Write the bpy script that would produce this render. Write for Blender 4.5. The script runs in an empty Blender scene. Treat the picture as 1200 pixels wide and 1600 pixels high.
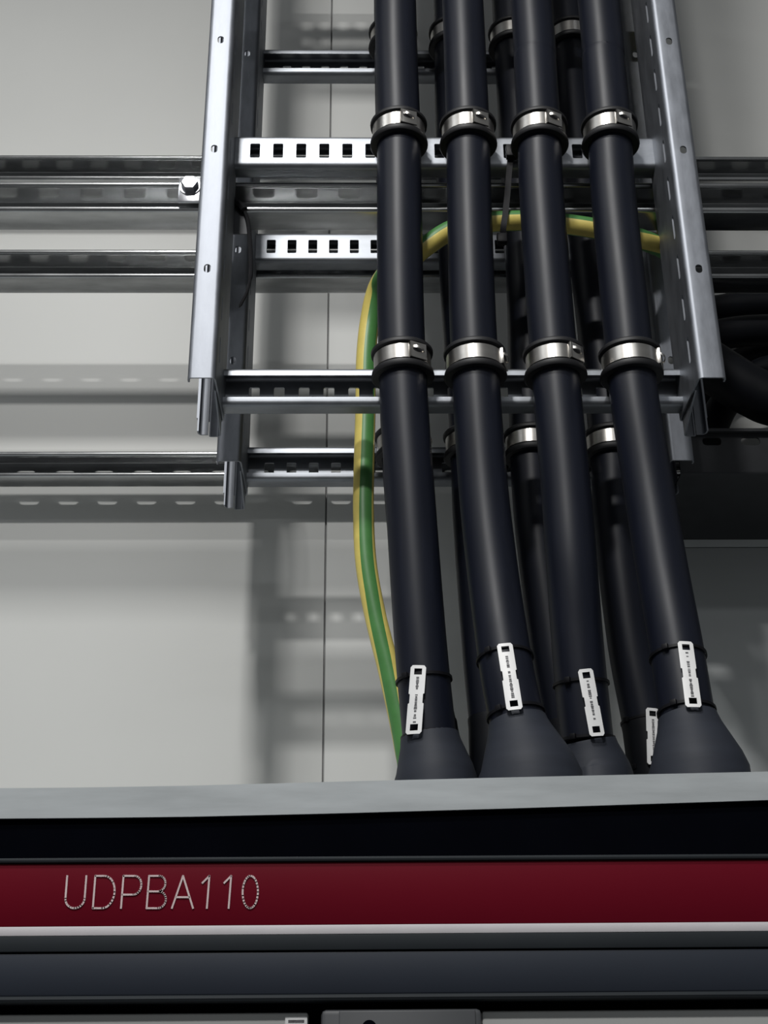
import bpy, bmesh, math, random
from mathutils import Vector, Matrix
random.seed(7)
C = bpy.context.scene.collection
SC = bpy.context.scene

# ------------------------------------------------------------------ camera
F_PX, PITCH, YAW, ROLL = 2038.6, 0.4317, -0.016027, -0.0087676
CAM = Vector((-0.09063, -1.09956, -0.65037))
_fw = Vector((-math.sin(YAW) * math.cos(PITCH), math.cos(YAW) * math.cos(PITCH), math.sin(PITCH)))
_rt = Vector((math.cos(YAW), math.sin(YAW), 0)); _up = _rt.cross(_fw)
RT = math.cos(ROLL) * _rt + math.sin(ROLL) * _up
UP = -math.sin(ROLL) * _rt + math.cos(ROLL) * _up
FW = _fw
cam = bpy.data.cameras.new('camera'); cam.sensor_fit = 'VERTICAL'; cam.sensor_height = 24.0
cam.lens = 24.0 * F_PX / 1600.0; cam.clip_start = 0.01
co = bpy.data.objects.new('camera', cam); C.objects.link(co)
m = Matrix((RT, UP, -FW)).transposed().to_4x4(); m.translation = CAM
co.matrix_world = m
SC.camera = co

# ------------------------------------------------------------------ light
SC.view_settings.view_transform = 'Standard'; SC.view_settings.look = 'None'
SC.view_settings.gamma = 1.0; SC.view_settings.use_curve_mapping = False
SC.view_settings.exposure = 0.0
w = bpy.data.worlds.new('World'); SC.world = w; w.use_nodes = True
w.node_tree.nodes['Background'].inputs[0].default_value = (0.95, 0.98, 1.0, 1)
w.node_tree.nodes['Background'].inputs[1].default_value = 0.13

def area(name, loc, target, sx, sy, power, col=(1, 1, 1)):
    l = bpy.data.lights.new(name, 'AREA'); l.shape = 'RECTANGLE'; l.size = sx; l.size_y = sy
    l.energy = power; l.color = col
    o = bpy.data.objects.new(name, l); C.objects.link(o); o.location = loc
    d = Vector(target) - Vector(loc); o.rotation_euler = d.to_track_quat('-Z', 'Y').to_euler()
    return o
def down(name, loc, sx, sy, power, col):
    return area(name, loc, (loc[0], loc[1] + 0.0001, loc[2] - 1), sx, sy, power, col)
down('ceiling_lamp_near', (-0.41, -1.16, 1.46), 0.20, 0.20, 26, (1.0, 0.99, 0.97))
down('ceiling_lamp_middle', (-0.44, -1.96, 1.38), 0.15, 0.15, 44, (1.0, 0.99, 0.97))
down('added_fill_aisle', (-1.9, -1.3, 1.9), 0.30, 1.4, 12, (0.95, 0.98, 1.0))  # unseen soft fill added from the upper left
down('added_fill_far', (0.4, -3.9, 2.1), 1.5, 0.35, 14, (0.95, 0.98, 1.0))  # broad unseen fill added from behind the camera

# ------------------------------------------------------------------ helpers
def at(u, v, Y):
    """world point on the upright plane Y that the photograph shows at pixel u, v"""
    d = FW + RT * ((u - 600) / F_PX) - UP * ((v - 800) / F_PX)
    return CAM + d * ((Y - CAM.y) / d.y)

MATS = {}
def mat(name, col, rough=0.5, metal=0.0, noise=None, bump=0.0, rvar=0.0, coat=0.0, spec=0.5):
    """noise = (scale, strength[, stretch xyz]) mixes the colour with a darker one"""
    mt = bpy.data.materials.new(name); mt.use_nodes = True
    nt = mt.node_tree; b = nt.nodes['Principled BSDF']
    b.inputs['Base Color'].default_value = (*col, 1); b.inputs['Roughness'].default_value = rough
    b.inputs['Metallic'].default_value = metal; b.inputs['Coat Weight'].default_value = coat
    b.inputs['Specular IOR Level'].default_value = spec
    if noise:
        tc = nt.nodes.new('ShaderNodeTexCoord'); mp = nt.nodes.new('ShaderNodeMapping')
        nt.links.new(tc.outputs['Object'], mp.inputs['Vector'])
        if len(noise) > 2: mp.inputs['Scale'].default_value = noise[2]
        nz = nt.nodes.new('ShaderNodeTexNoise'); nz.inputs['Scale'].default_value = noise[0]
        nz.inputs['Detail'].default_value = 5; nz.inputs['Roughness'].default_value = 0.6
        nt.links.new(mp.outputs['Vector'], nz.inputs['Vector'])
        rp = nt.nodes.new('ShaderNodeValToRGB'); k = 1 - noise[1]
        rp.color_ramp.elements[0].position = 0.32; rp.color_ramp.elements[1].position = 0.68
        rp.color_ramp.elements[0].color = (col[0] * k, col[1] * k, col[2] * k, 1)
        rp.color_ramp.elements[1].color = (*col, 1)
        nt.links.new(nz.outputs['Fac'], rp.inputs['Fac']); nt.links.new(rp.outputs['Color'], b.inputs['Base Color'])
        if rvar:
            mr = nt.nodes.new('ShaderNodeMapRange'); mr.inputs['To Min'].default_value = rough - rvar
            mr.inputs['To Max'].default_value = rough + rvar
            nt.links.new(nz.outputs['Fac'], mr.inputs['Value']); nt.links.new(mr.outputs['Result'], b.inputs['Roughness'])
        if bump:
            bp = nt.nodes.new('ShaderNodeBump'); bp.inputs['Strength'].default_value = bump; bp.inputs['Distance'].default_value = 0.001
            nt.links.new(nz.outputs['Fac'], bp.inputs['Height']); nt.links.new(bp.outputs['Normal'], b.inputs['Normal'])
    MATS[name] = mt
    return mt

GALV = mat('galvanised_steel', (0.275, 0.29, 0.32), 0.55, 1.0, (70, 0.25, (1, 1, 0.35)), 0.10, 0.06)
RUNGM = mat('rung_steel', (0.30, 0.315, 0.34), 0.46, 1.0, (55, 0.25, (0.4, 1, 1)), 0.08, 0.07)
STRUT = mat('strut_steel', (0.50, 0.51, 0.515), 0.24, 1.0, (60, 0.28, (0.25, 1, 1)), 0.04, 0.05)
INOX = mat('stainless_band', (0.56, 0.54, 0.51), 0.30, 1.0, (220, 0.10, (0.1, 0.1, 1)), 0.0)
ZINC = mat('bright_zinc', (0.58, 0.59, 0.62), 0.26, 1.0, (120, 0.15), 0.05)
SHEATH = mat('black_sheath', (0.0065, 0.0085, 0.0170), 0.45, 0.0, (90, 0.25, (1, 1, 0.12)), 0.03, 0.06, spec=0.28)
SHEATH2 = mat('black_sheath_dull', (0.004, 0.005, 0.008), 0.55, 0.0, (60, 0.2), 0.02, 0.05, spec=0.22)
RUBBER = mat('black_rubber', (0.007, 0.007, 0.009), 0.55, 0.0, (90, 0.2), 0.03)
NYLON = mat('black_nylon', (0.006, 0.006, 0.008), 0.5, 0.0, (300, 0.2), 0.02, spec=0.2)
BOOT = mat('grey_heatshrink', (0.022, 0.026, 0.037), 0.62, 0.0, (45, 0.18, (0.4, 0.4, 2.5)), 0.08, spec=0.3)
YEL = mat('yellow_insulation', (0.78, 0.64, 0.17), 0.42, 0.0, (60, 0.12), 0.02)
GRN = mat('green_insulation', (0.075, 0.24, 0.065), 0.42, 0.0, (60, 0.15), 0.02)
TAGW = mat('white_tag_plastic', (0.80, 0.80, 0.80), 0.45, 0.0, (80, 0.04))
PRINT = mat('grey_print', (0.16, 0.16, 0.17), 0.6, 0.0, (900, 0.6))
WALLM = mat('wall_panel_paint', (0.66, 0.665, 0.645), 0.50, 0.0, (3.0, 0.035), 0.0, 0.04, spec=0.35)
BACKM = mat('wall_backing', (0.30, 0.30, 0.30), 0.8, 0.0, (20, 0.2))
DARKPANEL = mat('grey_darkening_panel', (0.46, 0.48, 0.48), 0.45, 0.0, (4, 0.08, (0.3, 1, 3)))  # grey of the added panels that darken the wall under the tray
TRAYM = mat('shade_dark_tray_steel', (0.030, 0.032, 0.036), 0.6, 0.3, (40, 0.3), 0.05, 0.08)  # the tray's shade is put into this dark base colour
FLOORM = mat('floor_vinyl', (0.10, 0.10, 0.105), 0.5, 0.0, (6, 0.1))
RIM = mat('pale_roof_frame', (0.44, 0.47, 0.485), 0.55, 0.1, (26, 0.22, (0.35, 1, 2.5)), 0.05, 0.08)
CABD = mat('cabinet_dark_paint', (0.019, 0.024, 0.035), 0.55, 0.0, (8, 0.08), spec=0.25)
CABB = mat('cabinet_black', (0.0022, 0.0026, 0.0045), 0.75, 0.0, (15, 0.2), spec=0.0)
CABT = mat('cabinet_trim_grey', (0.022, 0.026, 0.030), 0.6, 0.0, (12, 0.12), spec=0.12)
RED = mat('cabinet_red', (0.115, 0.0030, 0.011), 0.5, 0.0, (5, 0.10), spec=0.06)
WHITE = mat('cabinet_white_line', (0.55, 0.53, 0.55), 0.5, 0.0, (30, 0.06))
LETTER = mat('lettering_silver', (0.62, 0.50, 0.50), 0.5, 0.0, (60, 0.2))
CABL = mat('cabinet_light_grey', (0.40, 0.41, 0.40), 0.5, 0.0, (10, 0.06))
PLATE = mat('shade_grey_plate', (0.055, 0.058, 0.066), 0.6, 0.0, (40, 0.2), 0.05)  # dark base colour carries the shade lying on the plate
BOXM = mat('dark_box_plastic', (0.045, 0.048, 0.053), 0.5, 0.0, (30, 0.1))

def mesh_obj(name, verts, faces, mt, parent=None, smooth=None, mats=None, midx=None):
    me = bpy.data.meshes.new(name); me.from_pydata([tuple(v) for v in verts], [], faces); me.update()
    for k in (mats or [mt]): me.materials.append(k)
    if midx: me.polygons.foreach_set('material_index', midx)
    bm = bmesh.new(); bm.from_mesh(me); bmesh.ops.recalc_face_normals(bm, faces=bm.faces); bm.to_mesh(me); bm.free()
    if smooth is not None:
        me.polygons.foreach_set('use_smooth', [True] * len(me.polygons))
        me.set_sharp_from_angle(angle=math.radians(smooth))
    o = bpy.data.objects.new(name, me); C.objects.link(o)
    if parent: o.parent = parent
    return o

def tag(o, label=None, cat=None, group=None, kind=None):
    if label: o['label'] = label
    if cat: o['category'] = cat
    if group: o['group'] = group
    if kind: o['kind'] = kind
    return o
def empty(name, loc=(0, 0, 0)):
    o = bpy.data.objects.new(name, None); C.objects.link(o); o.location = loc; o.empty_display_size = 0.02
    return o
def shift(o, loc):
    """move the mesh's data so that the object's origin sits at loc while its shape stays put"""
    o.data.transform(Matrix.Translation(-Vector(loc))); return o

class MB:
    def __init__(s): s.v = []; s.f = []
    def add(s, vs, fs):
        n = len(s.v); s.v += [Vector(v) for v in vs]; s.f += [[i + n for i in f] for f in fs]
    def box(s, x0, x1, y0, y1, z0, z1, bev=0.0):
        bm = bmesh.new(); bmesh.ops.create_cube(bm, size=1)
        for v in bm.verts:
            v.co = Vector(((x0 + x1) / 2 + v.co.x * (x1 - x0), (y0 + y1) / 2 + v.co.y * (y1 - y0), (z0 + z1) / 2 + v.co.z * (z1 - z0)))
        if bev: bmesh.ops.bevel(bm, geom=bm.edges[:], offset=bev, segments=2, affect='EDGES', profile=0.5)
        bm.verts.index_update()
        s.add([v.co.copy() for v in bm.verts], [[v.index for v in f.verts] for f in bm.faces]); bm.free()
    def prism(s, outline, y0, y1):
        """outline: (x, z) list, extruded along Y"""
        n = len(outline)
        s.add([(x, y0, z) for x, z in outline] + [(x, y1, z) for x, z in outline],
              [list(range(n)), list(range(2 * n - 1, n - 1, -1))] + [[i, (i + 1) % n, n + (i + 1) % n, n + i] for i in range(n)])
    def tube(s, pts, radii, seg=20, caps=True):
        pts = [Vector(p) for p in pts]; n = len(pts)
        if not isinstance(radii, (list, tuple)): radii = [radii] * n
        T = [(pts[min(i + 1, n - 1)] - pts[max(i - 1, 0)]).normalized() for i in range(n)]
        N = T[0].cross(Vector((0, 1, 0)));
        if N.length < 1e-3: N = T[0].cross(Vector((1, 0, 0)))
        N.normalize(); vs = []
        for i in range(n):
            N = (N - T[i] * N.dot(T[i])).normalized(); B = T[i].cross(N)
            for k in range(seg):
                a = 2 * math.pi * k / seg
                vs.append(pts[i] + (N * math.cos(a) + B * math.sin(a)) * radii[i])
        fs = [[i * seg + k, i * seg + (k + 1) % seg, (i + 1) * seg + (k + 1) % seg, (i + 1) * seg + k] for i in range(n - 1) for k in range(seg)]
        if caps: fs += [list(range(seg))[::-1], list(range((n - 1) * seg, n * seg))]
        s.add(vs, fs)
    def lathe(s, prof, M, seg=32, closed=True):
        """prof: (r, z) loop turned about local Z, placed with matrix M"""
        n = len(prof); vs = []; fs = []
        for k in range(seg):
            a = 2 * math.pi * k / seg
            for r, z in prof: vs.append(M @ Vector((r * math.cos(a), r * math.sin(a), z)))
        for k in range(seg):
            k2 = (k + 1) % seg
            for i in range(n if closed else n - 1):
                j = (i + 1) % n; fs.append([k * n + i, k2 * n + i, k2 * n + j, k * n + j])
        s.add(vs, fs)
    def build(s, name, mt, parent=None, smooth=35): return mesh_obj(name, s.v, s.f, mt, parent, smooth)

def spline(pts, n=10):
    P = [Vector(p) for p in pts]; P = [2 * P[0] - P[1]] + P + [2 * P[-1] - P[-2]]; out = []
    for i in range(1, len(P) - 2):
        for k in range(n):
            t = k / n; a, b, c, d = P[i - 1:i + 3]
            out.append(0.5 * ((2 * b) + (c - a) * t + (2 * a - 5 * b + 4 * c - d) * t * t + (3 * b - a - 3 * c + d) * t ** 3))
    out.append(P[-2]); return out

def fillet(path, r, seg=4):
    """round the corners of a 2-D polyline"""
    P = [Vector(p) for p in path]; out = [P[0]]
    for i in range(1, len(P) - 1):
        a = (P[i - 1] - P[i]); b = (P[i + 1] - P[i]); la, lb = a.length, b.length; a.normalize(); b.normalize()
        ang = math.acos(max(-1, min(1, a.dot(b)))); d = min(r / math.tan(ang / 2), la * 0.49, lb * 0.49); rr = d * math.tan(ang / 2)
        c = P[i] + (a + b).normalized() * (rr / math.sin(ang / 2)); s0 = P[i] + a * d - c; s1 = P[i] + b * d - c
        t0 = math.atan2(s0.y, s0.x); dt = math.atan2(s1.y, s1.x) - t0
        while dt > math.pi: dt -= 2 * math.pi
        while dt < -math.pi: dt += 2 * math.pi
        for k in range(seg + 1): out.append(c + Vector((math.cos(t0 + dt * k / seg), math.sin(t0 + dt * k / seg))) * rr)
    out.append(P[-1]); return out

def sheet(name, path, l0, l1, thick, mapf, mt, parent=None, holes=(), ends=None, smooth=35):
    """Folded sheet metal: a 2-D profile run from l0 to l1, with rounded holes (s0, s1, l0, l1, r) cut through it.
    mapf(p2d, l) places it in space."""
    P = [Vector(p) for p in path]; S = [0.0]
    for a, b in zip(P, P[1:]): S.append(S[-1] + (b - a).length)
    sb = sorted(set([round(x, 6) for x in S] + [round(x, 6) for h in holes for x in (h[0], h[1])]))
    lb = sorted(set([round(l0, 6), round(l1, 6)] + [round(x, 6) for h in holes for x in (h[2], h[3])]))
    def ev(s):
        i = 0
        while i < len(S) - 2 and s > S[i + 1] + 1e-9: i += 1
        t = (s - S[i]) / max(S[i + 1] - S[i], 1e-9); p = P[i].lerp(P[i + 1], t)
        def nrm(j): d = P[j + 1] - P[j]; d.normalize(); return Vector((-d.y, d.x))
        nn = nrm(i)
        if t < 1e-4 and i > 0: nn = nrm(i) + nrm(i - 1)
        if t > 1 - 1e-4 and i < len(S) - 2: nn = nrm(i) + nrm(i + 1)
        nn.normalize(); return p, nn
    verts = {}; V = []; faces = []
    def vid(s, l):
        k = (round(s, 6), round(l, 6))
        if k not in verts: verts[k] = len(V); V.append(k)
        return verts[k]
    for i in range(len(sb) - 1):
        for j in range(len(lb) - 1):
            s0, s1, a0, a1 = sb[i], sb[i + 1], lb[j], lb[j + 1]; sm, am = (s0 + s1) / 2, (a0 + a1) / 2
            h = next((h for h in holes if h[0] - 1e-6 < sm < h[1] + 1e-6 and h[2] - 1e-6 < am < h[3] + 1e-6), None)
            if h is None:
                faces.append([vid(s0, a0), vid(s1, a0), vid(s1, a1), vid(s0, a1)]); continue
            r = h[4]
            if r <= 0: continue
            for cs, cl, ds, dl in ((s0, a0, 1, 1), (s1, a0, -1, 1), (s1, a1, -1, -1), (s0, a1, 1, -1)):
                if not (min(abs(cs - h[0]), abs(cs - h[1])) < 2e-6 and min(abs(cl - h[2]), abs(cl - h[3])) < 2e-6): continue
                arc = [(cs + ds * r * (1 - math.sin(t)), cl + dl * r * (1 - math.cos(t))) for t in (0, math.pi / 6, math.pi / 3, math.pi / 2)]
                for p, q in zip(arc, arc[1:]): faces.append([vid(cs, cl), vid(*p), vid(*q)])
    n = len(V); top = []; bot = []
    for s, l in V:
        p, nn = ev(s); top.append(mapf(p + nn * thick / 2, l)); bot.append(mapf(p - nn * thick / 2, l))
    cnt = {}
    for f in faces:
        for a, b in zip(f, f[1:] + f[:1]): cnt[(min(a, b), max(a, b))] = cnt.get((min(a, b), max(a, b)), 0) + 1
    F = [list(f) for f in faces] + [[i + n for i in f][::-1] for f in faces]
    F += [[a, b, b + n, a + n] for (a, b), c in cnt.items() if c == 1]
    return mesh_obj(name, top + bot, F, mt, parent, smooth)

# ------------------------------------------------------------------ the setting
Yw = 0.4427                                   # face of the wall
XJ = -0.1413
wall = MB(); wall.box(-3.2, 3.2, Yw + 0.004, Yw + 0.10, -2.2, 2.4)
wall = tag(wall.build('wall_back', BACKM, None, None), kind='structure')
for x0, x1 in ((-3.2, -2.345), (-2.341, -1.2445), (-1.2405, XJ - 0.0010), (XJ + 0.0010, 0.957), (0.961, 2.057), (2.061, 3.2)):
    p = MB(); p.box(x0, x1, Yw, Yw + 0.0038, -2.2, 2.4, 0.0012); p.build('wall_panel', WALLM, wall, 35)
fl = MB(); fl.box(-3.2, 3.2, -4.5, Yw, -2.25, -2.2); tag(fl.build('floor', FLOORM, None, None), kind='structure')

# ------------------------------------------------------------------ strut channels
def channel_profile(h, d, lip, back_y, z0, r=0.004):
    """open towards the room (-Y); points are (y, z)"""
    y0 = back_y - d; z1 = z0 + h
    return fillet([(y0 + lip * 0.7, z1 - lip), (y0, z1 - lip), (y0, z1), (back_y, z1), (back_y, z0), (y0, z0), (y0, z0 + lip), (y0 + lip * 0.7, z0 + lip)], r, 4)
SD = 0.030                                     # depth of a strut
def strut(label, group, y0, z0, h, x0, x1, pitch, off, lip=0.0048, sl=0.026, sh=0.014, lift=0.0152, d=SD):
    back = y0 + d; path = channel_profile(h, d, lip, back, z0, 0.0028)
    L = [0.0]
    for a, b in zip(path, path[1:]): L.append(L[-1] + (b - a).length)
    i0 = [i for i, p in enumerate(path) if abs(p.x - back) < 1e-6][0]; s_mid = L[i0] + path[i0].y - (z0 + lift)
    holes = []; x = off
    while x - pitch > x0: x -= pitch
    while x + sl < x1 - 0.01:
        if x > x0 + 0.01: holes.append((s_mid - sh / 2, s_mid + sh / 2, x, x + sl, 0.0055))
        x += pitch
    o = sheet('strut_channel', path, x0, x1, 0.0022, lambda p, l: Vector((l, p.x, p.y)), STRUT, None, holes)
    return tag(o, label, 'strut', group)
Yr = 0.178
G = 'horizontal strut channels'
zA = at(100, 328, 0.09).z
strut('galvanised strut channel directly behind the front ladder, fixed to it by a bolt', G, 0.0905, zA, at(100, 284, 0.09).z - zA, -1.5, 1.5, 0.0497, at(75, 300, 0.1205).x - 0.013, lift=0.0225, d=0.036)
zB = at(100, 432, Yr + 0.09).z
strut('galvanised strut channel behind the rear ladder, just below the front ladder\'s bolted strut', G, Yr + 0.0905, zB, at(100, 390, Yr + 0.09).z - zB, -1.5, 1.5, 0.05, at(120, 408, Yr + 0.12).x - 0.013, lift=0.0225, d=0.036)
SO = 0.034                                     # stand-off of the wall struts
zU = at(100, 243, Yw - 0.036 - SO).z
strut('highest strut channel, along the wall above the bolted strut', G, Yw - 0.036 - SO, zU - 0.041, 0.041, -2.2, 2.2, 0.0490, at(48, 258, Yw - SO).x - 0.013, lift=0.0230, d=0.036)
zC = at(100, 744, Yw - SD - SO).z
strut('lowest strut channel on the wall, its slotted shadow right beneath it', G, Yw - SD - SO, zC, at(100, 706, Yw - SD - SO).z - zC, -2.2, 2.2, 0.05, at(48, 778, Yw).x - 0.013)
# uprights beyond the picture that carry the two free struts
for sx, lb in ((-1.38, 'upright strut frame left of the picture carrying the free strut channels'), (1.34, 'upright strut frame right of the picture carrying the free strut channels')):
    r = empty('strut_bracket', (sx, Yw, zA)); tag(r, lb, 'bracket', 'wall brackets for struts')
    b = MB(); b.box(-0.02, 0.02, -0.006, -0.001, -0.16, 0.22, 0.001); b.build('wall_plate', STRUT, r)
    b = MB(); b.box(-0.015, 0.015, zA * 0 - (Yw - 0.128), -0.006, 0.0, 0.04, 0.002); b.build('arm', STRUT, r)

# ------------------------------------------------------------------ cable ladders
W = 0.525; FL = 0.026; DEP = 0.088
HOLES_Z = [at(324, 420, 0).z, at(334.5, 233, 0).z, at(343, 63, 0).z]
hp = (HOLES_Z[2] - HOLES_Z[0]) / 2
TOP = 1.25
def rail(side, x_c, y0, parent, label):
    """outward-facing C: lip, front flange, web (inner side), rear flange, lip"""
    xo = x_c + side * W / 2; xi = xo - side * FL
    path = fillet([(xo, y0 + 0.008), (xo, y0), (xi, y0), (xi, y0 + DEP), (xo, y0 + DEP), (xo, y0 + DEP - 0.008)], 0.0045, 5)
    L = [0.0]
    for a, b in zip(path, path[1:]): L.append(L[-1] + (b - a).length)
    fs = [L[i] for i, p in enumerate(path) if abs(p.y - y0) < 1e-6]; ws = [L[i] for i, p in enumerate(path) if abs(p.x - xi) < 1e-6]
    fm = fs[0] * 0.5 + fs[-1] * 0.5; wm = ws[0] + 0.014; holes = []; z = HOLES_Z[0]
    while z < TOP - 0.05:
        holes.append((fm - 0.0035, fm + 0.0035, z - 0.0052, z + 0.0052, 0.0034)); z += hp
    z = 0.03
    while z < TOP - 0.05:
        holes.append((wm, wm + 0.006, z, z + 0.030, 0.0028)); z += 0.0505
    o = sheet('side_rail', path, 0.0, TOP, 0.0018, lambda p, l: Vector((p.x, p.y, l)), GALV, parent, holes)
    if side > 0 and y0 > 0.1: return o
    # the splice sleeve that sticks out of the cut end of the rail
    xo2 = xo - side * 0.0015; xi2 = xi + side * 0.0022; ya = y0 + 0.0025; yb = y0 + DEP - 0.0025
    path = fillet([(xi2, ya + 0.022), (xi2, yb), (xo2 - side * 0.0115, yb), (xo2 - side * 0.0115, yb - 0.002)], 0.004, 4)
    s = sheet('splice_sleeve', path, -0.019, 0.10, 0.0016, lambda p, l: Vector((p.x, p.y, l + max(0.0, (yb - p.y) - 0.03) * 0.62 * max(0, min(1, (0.1 - l) / 0.11)))), GALV, parent)
    path = fillet([(xo2 - side * 0.0095, yb), (xo2, yb), (xo2, yb - 0.009)], 0.004, 4)
    sheet('splice_lip', path, -0.017, 0.10, 0.0016, lambda p, l: Vector((p.x, p.y, l)), GALV, parent)
    return o
RH, RD, RL = 0.0425, 0.021, 0.0085
def rung(x_c, y_front, z_top, closed, parent, pitch, off):
    z0 = z_top - RH; y1 = y_front + RD
    if closed:   # perforated web towards the room
        path = [(y1, z_top - RL), (y1, z_top), (y_front, z_top), (y_front, z0), (y1, z0), (y1, z0 + RL)]; wy = y_front
    else:
        path = [(y_front, z_top - RL), (y_front, z_top), (y1, z_top), (y1, z0), (y_front, z0), (y_front, z0 + RL)]; wy = y1
    path = fillet(path, 0.0048, 5); L = [0.0]
    for a, b in zip(path, path[1:]): L.append(L[-1] + (b - a).length)
    ws = [L[i] for i, p in enumerate(path) if abs(p.x - wy) < 1e-6]; sm = (ws[0] + ws[-1]) / 2
    hx = W / 2 - FL; holes = []; x = off; hh = 0.0100 if closed else 0.0105
    while x - pitch > x_c - hx + 0.004: x -= pitch
    while x + 0.0112 < x_c + hx - 0.004:
        holes.append((sm - hh, sm + hh, x, x + 0.0112, 0.0014)); x += pitch
    return sheet('rung', path, x_c - hx + 0.0008, x_c + hx - 0.0008, 0.0019, lambda p, l: Vector((l, p.x, p.y)), RUNGM, parent, holes)

RY = 0.064                                     # rung front face behind the rail's front flange
def ladder(x_c, y0, label, rungs):
    root = empty('cable_ladder', (x_c, y0, 0)); tag(root, label, 'cable ladder', 'wall cable ladders')
    parts = [rail(-1, x_c, y0, root, None), rail(1, x_c, y0, root, None)]
    for zt, closed, off in rungs: rung(x_c, y0 + RY, zt, closed, root, 0.0259, off)
    for ch in [o for o in C.objects if o.parent == root]: shift(ch, root.location)
    return root
fy = RY
zf = [at(480, 576, fy).z, at(480, 213, fy).z]; st = zf[1] - zf[0]
front = ladder(0.0, 0.0, 'front galvanised cable ladder carrying the four nearest black cables',
    [(zf[0], False, at(428, 610, fy + RD).x), (zf[1], True, at(391, 232, fy).x), (zf[0] + 2 * st, False, 0.0), (zf[0] + 3 * st, True, 0.0)])
ry = Yr + RY
zr = [at(480, 698, ry).z, at(480, 364, ry).z, at(480, 77, ry).z]
rear = ladder(0.0095, Yr, 'rear galvanised cable ladder seen between and behind the front rails',
    [(zr[0], False, at(448, 730, ry + RD).x), (zr[1], True, at(417, 380, ry).x), (zr[2], False, 0.006), (2 * zr[2] - zr[1], True, 0.0)])

# small gusset with a black edge strip behind the front ladder's left rail
gp = empty('gusset_plate', at(365, 400, 0.0895)); tag(gp, 'small grey gusset plate behind the left front rail, edged with a loose black strip', 'plate')
gy = 0.0885
ol = [at(u, v, gy) for u, v in ((346, 302), (354, 306), (380, 328), (387, 345), (389, 366), (354, 366))]
b = MB(); b.prism([(p.x, p.z) for p in ol], gy - 0.0006, gy + 0.0006); shift(b.build('plate', PLATE, gp), gp.location)
pts = spline([at(u, v, y) for u, v, y in ((350, 303, gy - 0.004), (362, 312, gy - 0.004), (379, 326, gy - 0.004), (387, 345, gy - 0.003), (391, 385, gy - 0.004), (392, 420, gy - 0.005), (390, 440, gy - 0.006), (385, 458, gy - 0.008), (374, 480, gy - 0.012))], 6)
b = MB(); b.tube(pts, [0.0052] * 14 + [0.0024] * (len(pts) - 28) + [0.0018] * 13 + [0.0006], 8); shift(b.build('edge_strip', NYLON, gp), gp.location)

# bolted clamp that holds the front ladder to its strut
cp = at(298, 298, 0.086); cl = empty('rail_clamp', cp); tag(cl, 'bright zinc clamp plate with a hex bolt beside the left front rail', 'clamp')
b = MB(); b.box(-0.0135, 0.016, -0.0045, 0.0, -0.0190, 0.0165, 0.002); b.build('clamp_plate', ZINC, cl)
b = MB(); b.lathe([(0.0003, -0.0045), (0.0118, -0.0045), (0.0118, -0.0062), (0.0003, -0.0062)], Matrix.Translation((0.0, 0, 0.002)) @ Matrix.Rotation(math.radians(90), 4, 'X') @ Matrix.Scale(-1, 4, (0, 0, 1)), 24); b.build('washer', ZINC, cl)
b = MB(); Mx = Matrix.Translation((0, -0.0062, 0.002)) @ Matrix.Rotation(math.radians(90), 4, 'X')
b.lathe([(0.0004, 0.0), (0.0098, 0.0), (0.0098, 0.0062), (0.0085, 0.0073), (0.0004, 0.0076)], Mx, 6); b.build('bolt_head', ZINC, cl, 20)

# ------------------------------------------------------------------ power cables
CR = 0.0240
GLAND_Z = at(600, 1262, -0.13).z - 0.0055       # top of the cabinet's gland plate
CY = 0.031
def cable(label, group, pix, Y, boot, bmat, name='power_cable', top_dx=0.0):
    """pix: list of (u, v[, y]) centre points, from the top of the frame downward; boot = (v_top, v_bottom, r_top, r_bottom, u_bottom)"""
    P = [at(p[0], p[1], p[2] if len(p) > 2 else Y) for p in pix]
    up = P[0] + (P[0] - P[1]) * ((1.24 - P[0].z) / (P[0].z - P[1].z)); up.x = P[0].x + top_dx
    pts = spline([up] + P, 12)
    root = empty(name, P[-1]); tag(root, label, 'cable', group)
    b = MB(); b.tube(pts, CR, 28); shift(b.build('sheath', SHEATH, root, 60), root.location)
    if boot:
        vt, vb, rt, rb, ub, yb = boot
        # collar line: the last cable point is the top of the boot
        a = P[-1]; e = at(ub, vb, yb); d = e - a; prof = []
        bp = [a + d * t for t in (0.0, 0.06, 0.2, 0.4, 0.6, 0.8, 1.0)] + [Vector((e.x + d.x * 0.2, e.y, GLAND_Z))]
        rr = [rt, rt * 1.02, rt + (rb - rt) * 0.14, rt + (rb - rt) * 0.36, rt + (rb - rt) * 0.58, rt + (rb - rt) * 0.80, rb, rb * 1.03]
        b = MB(); b.tube(bp, rr, 32); shift(b.build('cable_boot', bmat, root, 60), root.location)
    return P, pts, root
GF = 'front row of black power cables'; GR = 'rear row of black power cables'
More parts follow.
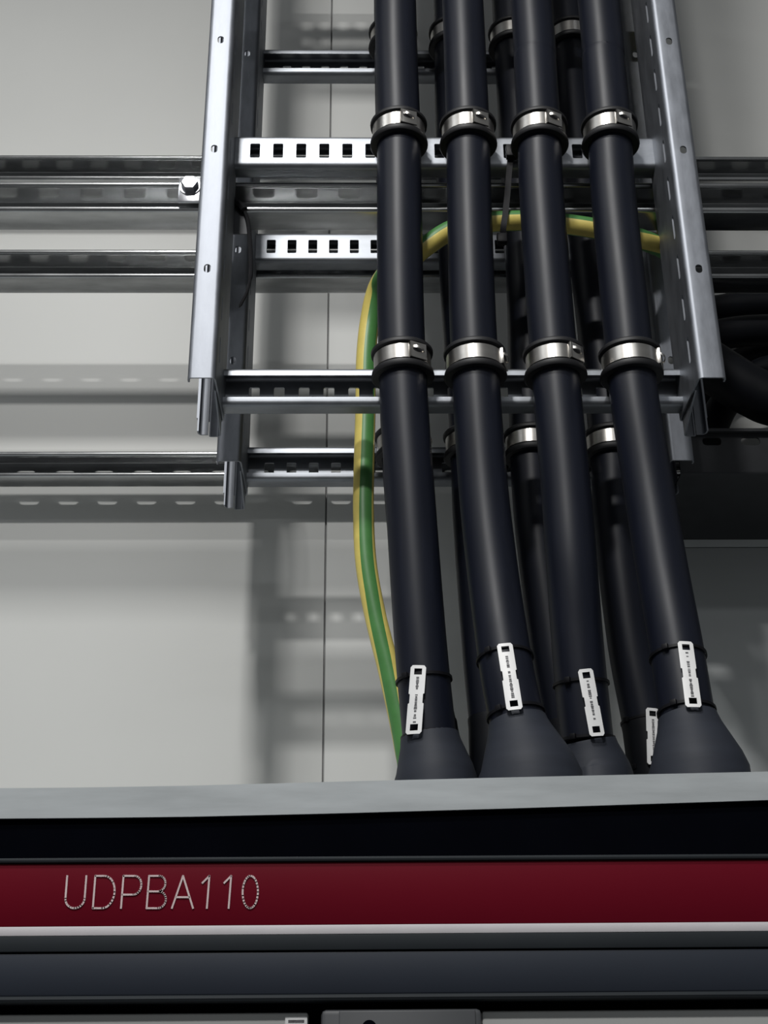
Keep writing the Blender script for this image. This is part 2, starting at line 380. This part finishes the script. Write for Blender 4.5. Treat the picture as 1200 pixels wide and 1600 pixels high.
FRONT = [
 ('front row black power cable beside the green and yellow earth cable', [(618, 0), (620, 100), (623, 200), (624, 300), (626, 480), (631, 620), (640, 760), (648, 880), (656, 990), (663, 1070), (671, 1150)], (1150, 1216, .0258, .036, 681, CY)),
 ('second front row black power cable from the earth cable', [(723, 0), (727, 100), (731, 200), (733, 300), (738, 480), (745, 620), (755, 760), (768, 880, CY - .006), (783, 990, CY - .017), (794, 1060, CY - .024), (808, 1128, CY - .029)], (1128, 1212, .0258, .0440, 828, CY - .036)),
 ('third front row black power cable from the earth cable', [(830, 0), (836, 100), (842, 200), (846, 300), (859, 480), (871, 620), (884, 760), (893, 880), (901, 990, CY + .006), (908, 1070, CY + .010), (917, 1160, CY + .014)], (1160, 1210, .0258, .0345, 928, CY + .018)),
 ('front row black power cable nearest the right ladder rail', [(935, 0), (943, 100), (952, 200), (958, 300), (976, 480), (991, 620), (1013, 760), (1033, 880, CY - .006), (1053, 990, CY - .017), (1062, 1045, CY - .022), (1074, 1121, CY - .028)], (1121, 1204, .0258, .0425, 1092, CY - .034)),
]
front_paths = [cable(l, GF, p, CY, bt, BOOT) for l, p, bt in FRONT]
RYc = Yr + CY
REAR = [
 ('rear row black power cable hidden behind the one beside the earth cable', [(612, 0), (616, 200), (621, 440), (628, 680), (642, 860), (662, 1060), (676, 1128)], (1128, 1200, .0247, .029, 684, RYc)),
 ('rear row black power cable showing left of the second front cable', [(705, 0), (709, 200), (718, 440), (735, 680), (742, 820), (756, 1000), (768, 1120)], (1120, 1200, .0247, .029, 778, RYc)),
 ('rear row black power cable in the gap left of the third front cable', [(796, 0), (808, 200), (822, 440), (829, 680), (838, 820), (862, 1000), (884, 1128)], (1128, 1195, .0247, .029, 896, RYc)),
 ('rear row black power cable between the third and fourth front cables', [(886, 0), (900, 200), (925, 440), (953, 680), (962, 820), (984, 1000), (1008, 1125)], (1125, 1198, .0247, .027, 1022, RYc)),
]
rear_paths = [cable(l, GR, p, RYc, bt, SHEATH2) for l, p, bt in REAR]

# ------------------------------------------------------------------ cable cleats
def frame_at(pts, z):
    for a, b in zip(pts, pts[1:]):
        if (a.z - z) * (b.z - z) <= 0 and a.z != b.z:
            t = (z - a.z) / (b.z - a.z); return a.lerp(b, t), (a - b).normalized()
    if z < pts[-1].z:      # below the end: carry on along the last stretch
        d = (pts[-2] - pts[-1]).normalized(); return pts[-1] + d * ((z - pts[-1].z) / d.z), d
    return pts[0], Vector((0, 0, 1))
def cleat(label, group, pts, z, rung_y, ang, open_side):
    p, t = frame_at(pts, z); root = empty('cable_cleat', p); tag(root, label, 'cable cleat', group)
    M = Vector((0, 0, 1)).rotation_difference(t).to_matrix().to_4x4()
    r0 = CR + 0.0003; b = MB()
    # rubber liner: a sleeve with a raised rim above and below
    b.lathe([(r0, -0.0165), (r0 + 0.0060, -0.0165), (r0 + 0.0075, -0.0145), (r0 + 0.0068, -0.0105), (r0 + 0.0034, -0.0092), (r0 + 0.0034, 0.0092), (r0 + 0.0068, 0.0105), (r0 + 0.0072, 0.0135), (r0 + 0.0055, 0.0155), (r0, 0.0155)], M, 40)
    b.build('rubber_liner', RUBBER, root, 50)
    b = MB(); b.box(-0.019, 0.019, CR + 0.002, rung_y - p.y - 0.0012, -0.0165, 0.012, 0.003); b.build('saddle', RUBBER, root)
    rb = r0 + 0.0036; b = MB()
    b.lathe([(rb, -0.0078), (rb + 0.0010, -0.0078), (rb + 0.0010, 0.0078), (rb, 0.0078)], M, 48); b.build('steel_band', INOX, root, 50)
    # folded buckle: a flat plate standing off the band, its tongue punched up over a dark slot
    A = M @ Matrix.Rotation(ang, 4, 'Z')
    h = MB(); h.box(0.0, 0.0185, -0.0011, 0.0011, -0.0090, 0.0090, 0.0005)
    Q = A @ Matrix.Translation((0.0, -(rb + 0.0040), 0)) @ Matrix.Rotation(math.radians(17), 4, 'Z')
    b = MB(); b.add([Q @ v for v in h.v], h.f)
    h = MB(); h.box(0.0, 0.0018, -0.0011, 0.0046, -0.0090, 0.0090, 0.0005); b.add([Q @ v for v in h.v], h.f)
    bk = b.build('buckle', INOX, root, 30)
    n = 12; ov = [(0.0078 + 0.0056 * math.cos(2 * math.pi * k / n), 0.0008 + 0.0030 * math.sin(2 * math.pi * k / n)) for k in range(n)]
    h = MB(); h.prism(ov, -0.0013, -0.0009); b = MB(); b.add([Q @ v for v in h.v], h.f); b.build('buckle_slot', RUBBER, bk, None)
    b = MB(); vs = []
    for k in range(9):
        f = k / 8; x = 0.0030 + 0.0125 * f; y = -0.0013 - 0.0034 * math.sin(math.pi * f) ** 0.7; wd = 0.0030 - 0.0012 * f; zc = 0.0030 - 0.0034 * f
        vs += [(x, y, zc - wd * .5), (x, y, zc + wd * .5), (x, y + 0.0007, zc + wd * .5), (x, y + 0.0007, zc - wd * .5)]
    b.add([Q @ Vector(v) for v in vs], [[k * 4 + j, k * 4 + (j + 1) % 4, (k + 1) * 4 + (j + 1) % 4, (k + 1) * 4 + j] for k in range(8) for j in range(4)] + [[0, 1, 2, 3], [35, 34, 33, 32]])
    b.build('band_tail', INOX, bk, 40)
    return root
ordn = ['the cable beside the earth cable', 'the second front cable', 'the third front cable', 'the front cable nearest the right rail']
ordr = ['the rear cable behind the earth cable\'s neighbour', 'the rear cable left of the second front cable', 'the rear cable left of the third front cable', 'the rear cable left of the fourth front cable']
for k, (P, pts, root) in enumerate(front_paths):
    cleat('steel banded cleat clamping %s to the perforated upper rung' % ordn[k], 'front cleats on the upper rung', pts, zf[1] - 0.0265, fy, (0.04, 0.10, 0.14, 0.06)[k], 0)
    cleat('steel banded cleat clamping %s to the open lower rung' % ordn[k], 'front cleats on the lower rung', pts, zf[0] - 0.0155, fy, (0.22, 0.95, 0.38, 0.95)[k], 0)
for k, (P, pts, root) in enumerate(rear_paths):
    cleat('cleat holding %s to the top rear rung' % ordr[k], 'rear cleats on the top rung', pts, zr[2] - 0.016, ry, 0.9, 0)
    cleat('cleat holding %s to the bottom rear rung' % ordr[k], 'rear cleats on the bottom rung', pts, zr[0] - 0.017, ry, 0.9, 0)

# ------------------------------------------------------------------ white tags held by thin black ties
def tie_ring(pts, z, r, parent, head_ang):
    p, t = frame_at(pts, z); M = Matrix.Translation(p) @ Vector((0, 0, 1)).rotation_difference(t).to_matrix().to_4x4()
    b = MB(); b.lathe([(r, -0.0013), (r + 0.0014, -0.0013), (r + 0.0014, 0.0013), (r, 0.0013)], M, 40)
    o = b.build('cable_tie', NYLON, parent, 40); shift(o, parent.location)
    b = MB(); a = head_ang; q = Vector((math.cos(a), math.sin(a), 0))
    h = MB(); h.box(-0.002, 0.002, -0.0028, 0.0028, -0.0026, 0.0026, 0.0006)
    R_ = Matrix.Rotation(a, 4, 'Z'); b.add([M @ (R_ @ (v + Vector((r + 0.0022, 0, 0)))) for v in h.v], h.f)
    shift(b.build('tie_head', NYLON, o, 35), parent.location)
    return p, t
def cable_tag(label, pts, corners, Y, z1, z2, ang1, r=CR + 0.0004, ties=(True, True), hide_print=False):
    """corners: pixel (u, v) of the middle of the tag's upper and lower ends"""
    (u0, v0), (u1, v1) = corners
    a = at(u0, v0, Y); c = at(u1, v1, Y)
    for _ in range(3):
        a = at(u0, v0, frame_at(pts, a.z)[0].y - r); c = at(u1, v1, frame_at(pts, c.z)[0].y - r - .004)
    z1, z2 = a.lerp(c, .055 / .5 * .5 + .0).z - .003, c.lerp(a, .07).z
    root = empty('cable_tag', a); tag(root, label, 'cable tag', 'white cable tags')
    ln = (c - a).length
    if ties[0]: tie_ring(pts, z1, r, root, ang1)
    if ties[1]: tie_ring(pts, z2, r, root, ang1)
    # plate: bent to the sheath, with two square windows and a waist
    hw = 0.0068; ex = (c - a).normalized()
    def place(s, l):         # s across the tag, l along it
        f = l / ln; q = a + ex * l; p0, t0 = frame_at(pts, q.z)
        side = Vector((1, 0, 0)); side = (side - ex * side.dot(ex)).normalized()
        q = q + side * s; dx = q.x - p0.x; rr = r + 0.0020 + 0.0050 * f
        y = p0.y - math.sqrt(max(1e-8, rr * rr - min(dx * dx, rr * rr * 0.96))); return Vector((q.x, y, q.z))
    def half(l):
        f = l / ln; wv = hw
        e = min(l, ln - l)
        if e < 0.002: wv -= 0.0016 * (1 - e / 0.002)
        if 0.42 < f < 0.56: wv -= 0.0011
        return wv
    # grid across: 4 columns, windows left open
    lb = sorted(set([0.0, 0.001, 0.002, 0.0030, 0.0088, ln * .2, ln * .3, ln * .415, ln * .425, ln * .49, ln * .555, ln * .565, ln * .7, ln * .8, ln - 0.0088, ln - 0.0030, ln - 0.002, ln - 0.001, ln]))
    vs = []; fs = []; cols = (-1, -0.50, 0.50, 1)
    for l in lb:
        for cidx in cols:
            p = place(cidx * half(l), l); vs.append(p)
    nb = len(vs); vs += [v + Vector((0, 0.0009, 0)) for v in vs]
    open_ = set()
    for j in range(len(lb) - 1):
        for i in range(3):
            lm = (lb[j] + lb[j + 1]) / 2
            if i == 1 and (0.0030 < lm < 0.0088 or ln - 0.0088 < lm < ln - 0.0030): continue
            q = [j * 4 + i, j * 4 + i + 1, (j + 1) * 4 + i + 1, (j + 1) * 4 + i]; fs.append(q)
    cnt = {}
    for f in fs:
        for x, y in zip(f, f[1:] + f[:1]): k = (min(x, y), max(x, y)); cnt[k] = cnt.get(k, 0) + 1
    F = fs + [[i + nb for i in f][::-1] for f in fs] + [[x, y, y + nb, x + nb] for (x, y), k in cnt.items() if k == 1]
    shift(mesh_obj('plate', vs, F, TAGW, root, 40), root.location)
    # the small illegible print down the middle
    rnd = random.Random(int(u0)); b = MB(); l = 0.0110
    while l < ln - 0.0110 and not hide_print:
        d = rnd.choice((0.0007, 0.0009, 0.0012, 0.0015)); hh = rnd.uniform(0.0008, 0.0014)
        if rnd.random() > 0.16:
            q = [place(s, x) + Vector((0, -0.0002, 0)) for s, x in ((-hh, l), (hh, l), (hh, l + d), (-hh, l + d))]
            b.add(q + [v + Vector((0, 0.00012, 0)) for v in q], [[0, 1, 2, 3], [7, 6, 5, 4], [0, 1, 5, 4], [1, 2, 6, 5], [2, 3, 7, 6], [3, 0, 4, 7]])
        l += d + rnd.choice((0.0004, 0.0006, 0.0009))
    if b.v: shift(b.build('print', PRINT, root, None), root.location)
    return root
TG = [((654, 1040), (646, 1146), 0), ((788, 1006), (804, 1110), 1), ((914, 1046), (933, 1151), 2), ((1070, 1003), (1083, 1106), 3)]
for (c0, c1, k) in TG:
    z1 = at(c0[0], c0[1] + 13, CY - CR).z; z2 = at(c1[0], c1[1] - 13, CY - CR).z
    cable_tag('white tag tied near the foot of %s' % ordn[k], front_paths[k][1], (c0, c1), CY - CR, z1, z2, (-2.3, -2.25, -2.2, -2.2)[k])
rp = rear_paths[3][1]
cable_tag('white tag half hidden behind the rightmost grey boot, on a rear cable', rp, ((1019, 1107), (1022, 1195)), RYc - CR, at(1019, 1117, RYc - CR).z, at(1021, 1178, RYc - CR).z, -2.6)

# ------------------------------------------------------------------ green and yellow earth cable
EY = 0.156; er = 0.0112
EF = 0.0735                                    # squeezed between the front cables and the bolted strut
ep = [(1016, 120, .154), (1030, 250, .154), (1040, 340, .152), (1040, 386, .136), (1030, 385, .106), (998, 373, EF), (935, 358, EF), (850, 346, EF), (800, 345, EF), (750, 349, EF), (705, 360, EF), (668, 383, EF), (640, 405, .080), (612, 420, .105), (590, 450, .140), (578, 500, EY), (572, 560, EY), (571, 640, EY), (569, 720, EY), (568, 800, EY), (572, 880, EY), (586, 960, EY), (606, 1040, EY), (622, 1110, EY), (634, 1170, EY), (640, 1215, EY)]
P = [at(*p) for p in ep]; P = [P[0] + Vector((0.002, 0, 0.4))] + P; P.append(Vector((P[-1].x + .002, P[-1].y, GLAND_Z)))
pts = spline(P, 10); seg = 24
root = empty('earth_cable', P[-1]); tag(root, 'green and yellow striped earth cable looping behind the front black cables', 'cable')
n = len(pts); vs = []; fs = []; mi = []
T = [(pts[min(i + 1, n - 1)] - pts[max(i - 1, 0)]).normalized() for i in range(n)]
def stripe_centre(f):      # degrees from the room-facing side, picture-right positive when the run heads down
    ks = [(0, -40), (.46, -36), (.54, 30), (.70, 20), (.80, 4), (.88, -28), (1, -60)]
    for (a, x), (c, y) in zip(ks, ks[1:]):
        if f <= c: return x + (y - x) * (f - a) / (c - a)
    return ks[-1][1]
for i in range(n):
    right = T[i].cross(Vector((0, 1, 0))).normalized(); fr = right.cross(T[i]).normalized()
    if fr.y > 0: fr = -fr
    c0 = math.radians(stripe_centre(i / (n - 1)))
    for k in range(seg):
        a = c0 + 2 * math.pi * (k - 2.5) / seg; vs.append(pts[i] + (fr * math.cos(a) + right * math.sin(a)) * er)
for i in range(n - 1):
    for k in range(seg):
        fs.append([i * seg + k, i * seg + (k + 1) % seg, (i + 1) * seg + (k + 1) % seg, (i + 1) * seg + k]); mi.append(1 if k < 5 or 12 <= k < 17 else 0)
ob = mesh_obj('insulation', vs, fs, YEL, root, 60, mats=[YEL, GRN], midx=mi)
shift(ob, root.location)
# black tie hanging off the third cable's cleat and holding the earth cable
tp = [at(u, v, y) for u, v, y in ((799, 238, .054), (796, 262, .058), (793, 300, .058), (790, 330, .0585), (787, 352, .0590), (785, 372, .066), (784, 384, .078))]
sp = spline(tp, 5); root = empty('cable_tie', tp[0]); tag(root, 'long black cable tie around the earth cable, left of the third front cable', 'cable tie')
b = MB(); vs = []
for q in sp: vs += [q + Vector((-.0033, 0, 0)), q + Vector((.0033, 0, 0)), q + Vector((.0033, .0014, 0)), q + Vector((-.0033, .0014, 0))]
b.add(vs, [[k * 4 + j, k * 4 + (j + 1) % 4, (k + 1) * 4 + (j + 1) % 4, (k + 1) * 4 + j] for k in range(len(sp) - 1) for j in range(4)] + [[0, 1, 2, 3]])
shift(b.build('strap', NYLON, root, 35), root.location)
b = MB(); q = tp[0]; b.box(q.x - .006, q.x + .006, q.y - .005, q.y + .004, q.z - .008, q.z + .008, .0012); shift(b.build('tie_head', NYLON, root, 35), root.location)
b = MB(); q = tp[-2]; b.box(q.x - .006, q.x + .005, q.y - .004, q.y + .004, q.z - .007, q.z + .005, .0012); shift(b.build('tie_foot', NYLON, root, 35), root.location)

# ------------------------------------------------------------------ tray and black cables on the right
TY0, TY1 = 0.23, 0.425
zt = at(1150, 672, TY0).z; zb = at(1150, 738, TY0).z
root = empty('cable_tray', (0.7, TY0, zb)); tag(root, 'perforated cable tray coloured dark for shade, on the right under thick black cables', 'cable tray')
path = fillet([(TY0 - .004, zt - .004), (TY0 - .004, zt), (TY0 + .004, zt), (TY0 + .004, zb), (TY1, zb), (TY1, zt)], 0.003, 3)
L = [0.0]
for a, c in zip(path, path[1:]): L.append(L[-1] + (c - a).length)
s0 = 0.018; hs = []; x = 0.30
while x < 1.9: hs.append((s0, s0 + .010, x, x + .022, .004)); x += .045
TX0 = at(1062, 700, TY0 - .004).x
shift(sheet('tray_body', path, TX0, 2.0, 0.002, lambda p, l: Vector((l, p.x, p.y)), TRAYM, root, hs), root.location)
GB = 'thick black cables in the right-hand tray'
def run(label, pix, r):
    P = [at(u, v, y) for u, v, y in pix]; pts = spline(P, 12)
    root = empty('black_cable', P[-1]); tag(root, label, 'cable', GB)
    b = MB(); b.tube(pts, r, 24); shift(b.build('sheath', SHEATH2, root, 60), root.location)
run('uppermost thick black cable running right below the struts', [(1070, 496, .395), (1120, 484, .395), (1200, 476, .395), (1400, 478, .395), (1900, 490, .395)], .020)
run('second thick black cable from the top at the right edge', [(1072, 548, .345), (1094, 533, .345), (1130, 522, .345), (1190, 516, .345), (1300, 518, .345), (1900, 530, .345)], .0205)
run('black cable arching up left of the right edge, between two others', [(1078, 668, .395), (1100, 614, .395), (1150, 570, .395), (1215, 551, .395), (1400, 548, .395), (1900, 560, .395)], .0195)
run('black cable arching beneath the other arch at the right edge', [(1105, 690, .345), (1130, 634, .345), (1172, 593, .345), (1235, 575, .345), (1450, 577, .345), (1900, 590, .345)], .0195)
run('thick black cable sagging from the right rail down into the tray', [(1082, 556, .283), (1100, 566, .283), (1130, 585, .283), (1175, 612, .283), (1230, 630, .283), (1400, 640, .283), (1900, 643, .283)], .031)

# grey panels added to darken the wall under the tray
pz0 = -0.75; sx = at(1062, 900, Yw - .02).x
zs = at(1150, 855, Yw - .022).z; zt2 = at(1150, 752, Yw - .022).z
root = empty('wall_darkening_panel', (sx, Yw, pz0)); tag(root, 'grey panel added to darken the wall below the right-hand tray, with a horizontal seam', 'panel')
b = MB(); b.box(sx, 1.6, Yw - .022, Yw - .001, pz0, zs - .0006, .0008); shift(b.build('darkening_panel', DARKPANEL, root), root.location)
b = MB(); b.box(sx, 1.6, Yw - .022, Yw - .001, zs + .0006, zt2, .0008); shift(b.build('darkening_panel', DARKPANEL, root), root.location)

# ------------------------------------------------------------------ switchboard cabinet
KY = -0.25
cab = empty('switchboard_cabinet', (0, KY, -2.2)); tag(cab, 'dark switchboard cabinet with a red stripe, its pale roof rim under the cables', 'cabinet')
def kz(v, y=KY): return at(600, v, y).z
def slab(name, mt, x0, x1, y0, y1, z0, z1, bev=.001, parent=cab):
    b = MB(); b.box(x0, x1, y0, y1, z0, z1, bev); o = b.build(name, mt, parent, 35); shift(o, cab.location); return o
KX0, KX1 = -1.3, 1.3
slab('top_trim', CABT, KX0, KX1, KY - .002, KY + .03, kz(1346), kz(1338), .0015)
slab('red_stripe', RED, KX0, KX1, KY, KY + .03, kz(1444), kz(1346) - .0002, .0006)
slab('white_stripe', WHITE, KX0, KX1, KY - .0005, KY + .03, kz(1459), kz(1444) - .0002, .0004)
slab('header_ledge', CABT, KX0, KX1, KY - .001, KY + .03, kz(1484), kz(1459) - .0002, .0006)
slab('header_panel', CABD, KX0, KX1, KY, KY + .03, kz(1553), kz(1486), .0012)
slab('header_lip', CABT, KX0, KX1, KY - .006, KY + .03, kz(1565), kz(1553) - .0002, .0022)
slab('header_body', CABB, KX0, KX1, KY + .016, 0.36, kz(1565) - .03, kz(1341), .001)
# raised roof: a black wall set back from the header, closed by a pale flange on top
RYf = -0.13
bx = MB(); n = 24; vs = []; fs = []
def rim_v(u):
    import bisect
    xs = [-2400, 0, 130, 300, 520, 800, 1200, 3600]; t = [1233, 1231.5, 1230.5, 1227.5, 1221.5, 1214.5, 1205.5, 1150]; bt = [1281, 1279, 1278, 1276, 1271, 1263, 1250, 1180]
    k = max(0, min(len(xs) - 2, bisect.bisect(xs, u) - 1)); f = (u - xs[k]) / (xs[k + 1] - xs[k])
    return t[k] + (t[k + 1] - t[k]) * f, bt[k] + (bt[k + 1] - bt[k]) * f
us = [-1500, -800, -300] + [i * 50 for i in range(0, 25)] + [1400, 2000, 2800]
for u in us:
    a, c = rim_v(u); pt, pb = at(u, a, RYf), at(u, c, RYf)
    vs += [pt, pb, pb + Vector((0, .022, 0)), pt + Vector((0, .022, 0))]
for k in range(len(us) - 1):
    for j in range(4): fs.append([k * 4 + j, k * 4 + (j + 1) % 4, (k + 1) * 4 + (j + 1) % 4, (k + 1) * 4 + j])
fs += [[0, 1, 2, 3], [len(vs) - 4, len(vs) - 3, len(vs) - 2, len(vs) - 1]]
bx.add(vs, fs); o = bx.build('roof_rim', RIM, cab, 35); shift(o, cab.location)
b = MB(); zk = kz(1345) - .02; c0, c1 = at(-1500, rim_v(-1500)[1] - 8, RYf), at(2800, rim_v(2800)[1] - 8, RYf); pr = [(c0.x, zk)]
pr += [(lambda q: (q.x, q.z))(at(u, rim_v(u)[1] - 6, RYf)) for u in us] + [(c1.x, zk)]
b.prism(pr, RYf + .004, RYf + .018); shift(b.build('roof_skirt', CABB, cab), cab.location)
slab('gland_plate', RIM, KX0, KX1, RYf + .023, 0.42, at(600, 1262, RYf).z - .011, at(600, 1262, RYf).z - .006, .001)
# lower compartments
z9 = kz(1580); zl = -2.2
slab('compartment_door', CABL, KX0, at(481, 1590, KY).x, KY + .004, KY + .03, zl, z9, .0015)
slab('compartment_door', CABL, at(754, 1590, KY).x, KX1, KY + .004, KY + .03, zl, z9, .0015)
slab('door_gap', CABB, at(470, 1590, KY).x, at(770, 1590, KY).x, KY + .02, KY + .04, zl, z9, .001)
mb = slab('mechanism_box', BOXM, at(502, 1590, KY).x, at(752, 1590, KY).x, KY - .006, KY + .02, zl, kz(1578), .003)
b = MB(); b.box(at(530, 1590, KY).x, at(742, 1590, KY).x, KY - .0072, KY - .005, zl, kz(1580), .0008); shift(b.build('box_face', BOXM, mb), cab.location)
kb = at(577, 1606, KY - .008); b = MB(); b.lathe([(.0003, 0), (.0045, 0), (.0040, .004), (.0003, .005)], Matrix.Translation(kb) @ Matrix.Rotation(math.radians(90), 4, 'X'), 20); shift(b.build('knob', CABB, mb, 40), cab.location)
# rating label on the light door
lx0, lx1 = at(445, 1595, KY).x, at(480, 1595, KY).x
lab = slab('rating_label', TAGW, lx0, lx1, KY + .0028, KY + .0042, kz(1640), kz(1587), .0003)
gx0, gx1 = at(450, 1595, KY).x, at(475, 1595, KY).x
for k in range(9):
    zz = kz(1592) - k * .0024
    slab('print_line', PRINT, gx0, gx1 - (.0012 * (k % 3)), KY + .0025, KY + .0029, zz - .0015, zz, 0, lab)

# lettering: single-stroke characters
def arc(cx, cy, rx, ry, a0, a1, n=10): return [(cx + rx * math.cos(math.radians(a0 + (a1 - a0) * k / n)), cy + ry * math.sin(math.radians(a0 + (a1 - a0) * k / n))) for k in range(n + 1)]
GLY = {  # unit box: x 0..1, y 0 (top) .. 1 (bottom)
 'U': [[(0, 0), (0, .70)] + arc(.5, .70, .5, .30, 180, 0, 12) + [(1, 0)]],
 'D': [[(0, 0), (0, 1), (.45, 1)] + arc(.45, .5, .55, .5, 90, -90, 14) + [(0, 0)]],
 'P': [[(0, 1), (0, 0), (.6, 0)] + arc(.6, .29, .4, .29, -90, 90, 12) + [(0, .58)]],
 'B': [[(0, 0), (0, 1), (.6, 1)] + arc(.6, .74, .4, .26, 90, -90, 12) + [(0, .48)], [(0, 0), (.55, 0)] + arc(.55, .24, .36, .24, -90, 90, 12)],
 'A': [[(0, 1), (.5, 0), (1, 1)], [(.18, .66), (.82, .66)]],
 '1': [[(0, .22), (.85, 0), (.85, 1)]],
 '0': [arc(.5, .5, .5, .5, 0, 360, 28)],
}
def stroke(b, pts, r, depth):
    for p, q in zip(pts, pts[1:]):
        d = (q - p); 
        if d.length < 1e-7: continue
        d.normalize(); nrm = Vector((-d.z, 0, d.x)) * r; e = d * r * .6
        c = [p - e + nrm, p - e - nrm, q + e - nrm, q + e + nrm]
        b.add(c + [v + Vector((0, depth, 0)) for v in c], [[0, 1, 2, 3], [7, 6, 5, 4], [0, 1, 5, 4], [1, 2, 6, 5], [2, 3, 7, 6], [3, 0, 4, 7]])
for ch, u0, u1 in (('U', 103, 133), ('D', 147, 179), ('P', 191, 220), ('B', 231, 260), ('A', 269, 302), ('1', 315, 327), ('1', 349, 361), ('0', 379, 403)):
    b = MB()
    for pl in GLY[ch]:
        stroke(b, [at(u0 + x * (u1 - u0) + (0.5 - y) * (4 if ch in 'UDPB1' else 1), 1368.5 + y * 50.5, KY - .0006) for x, y in pl], .00058, .0006)
    shift(b.build('letter', LETTER, cab, None), cab.location)
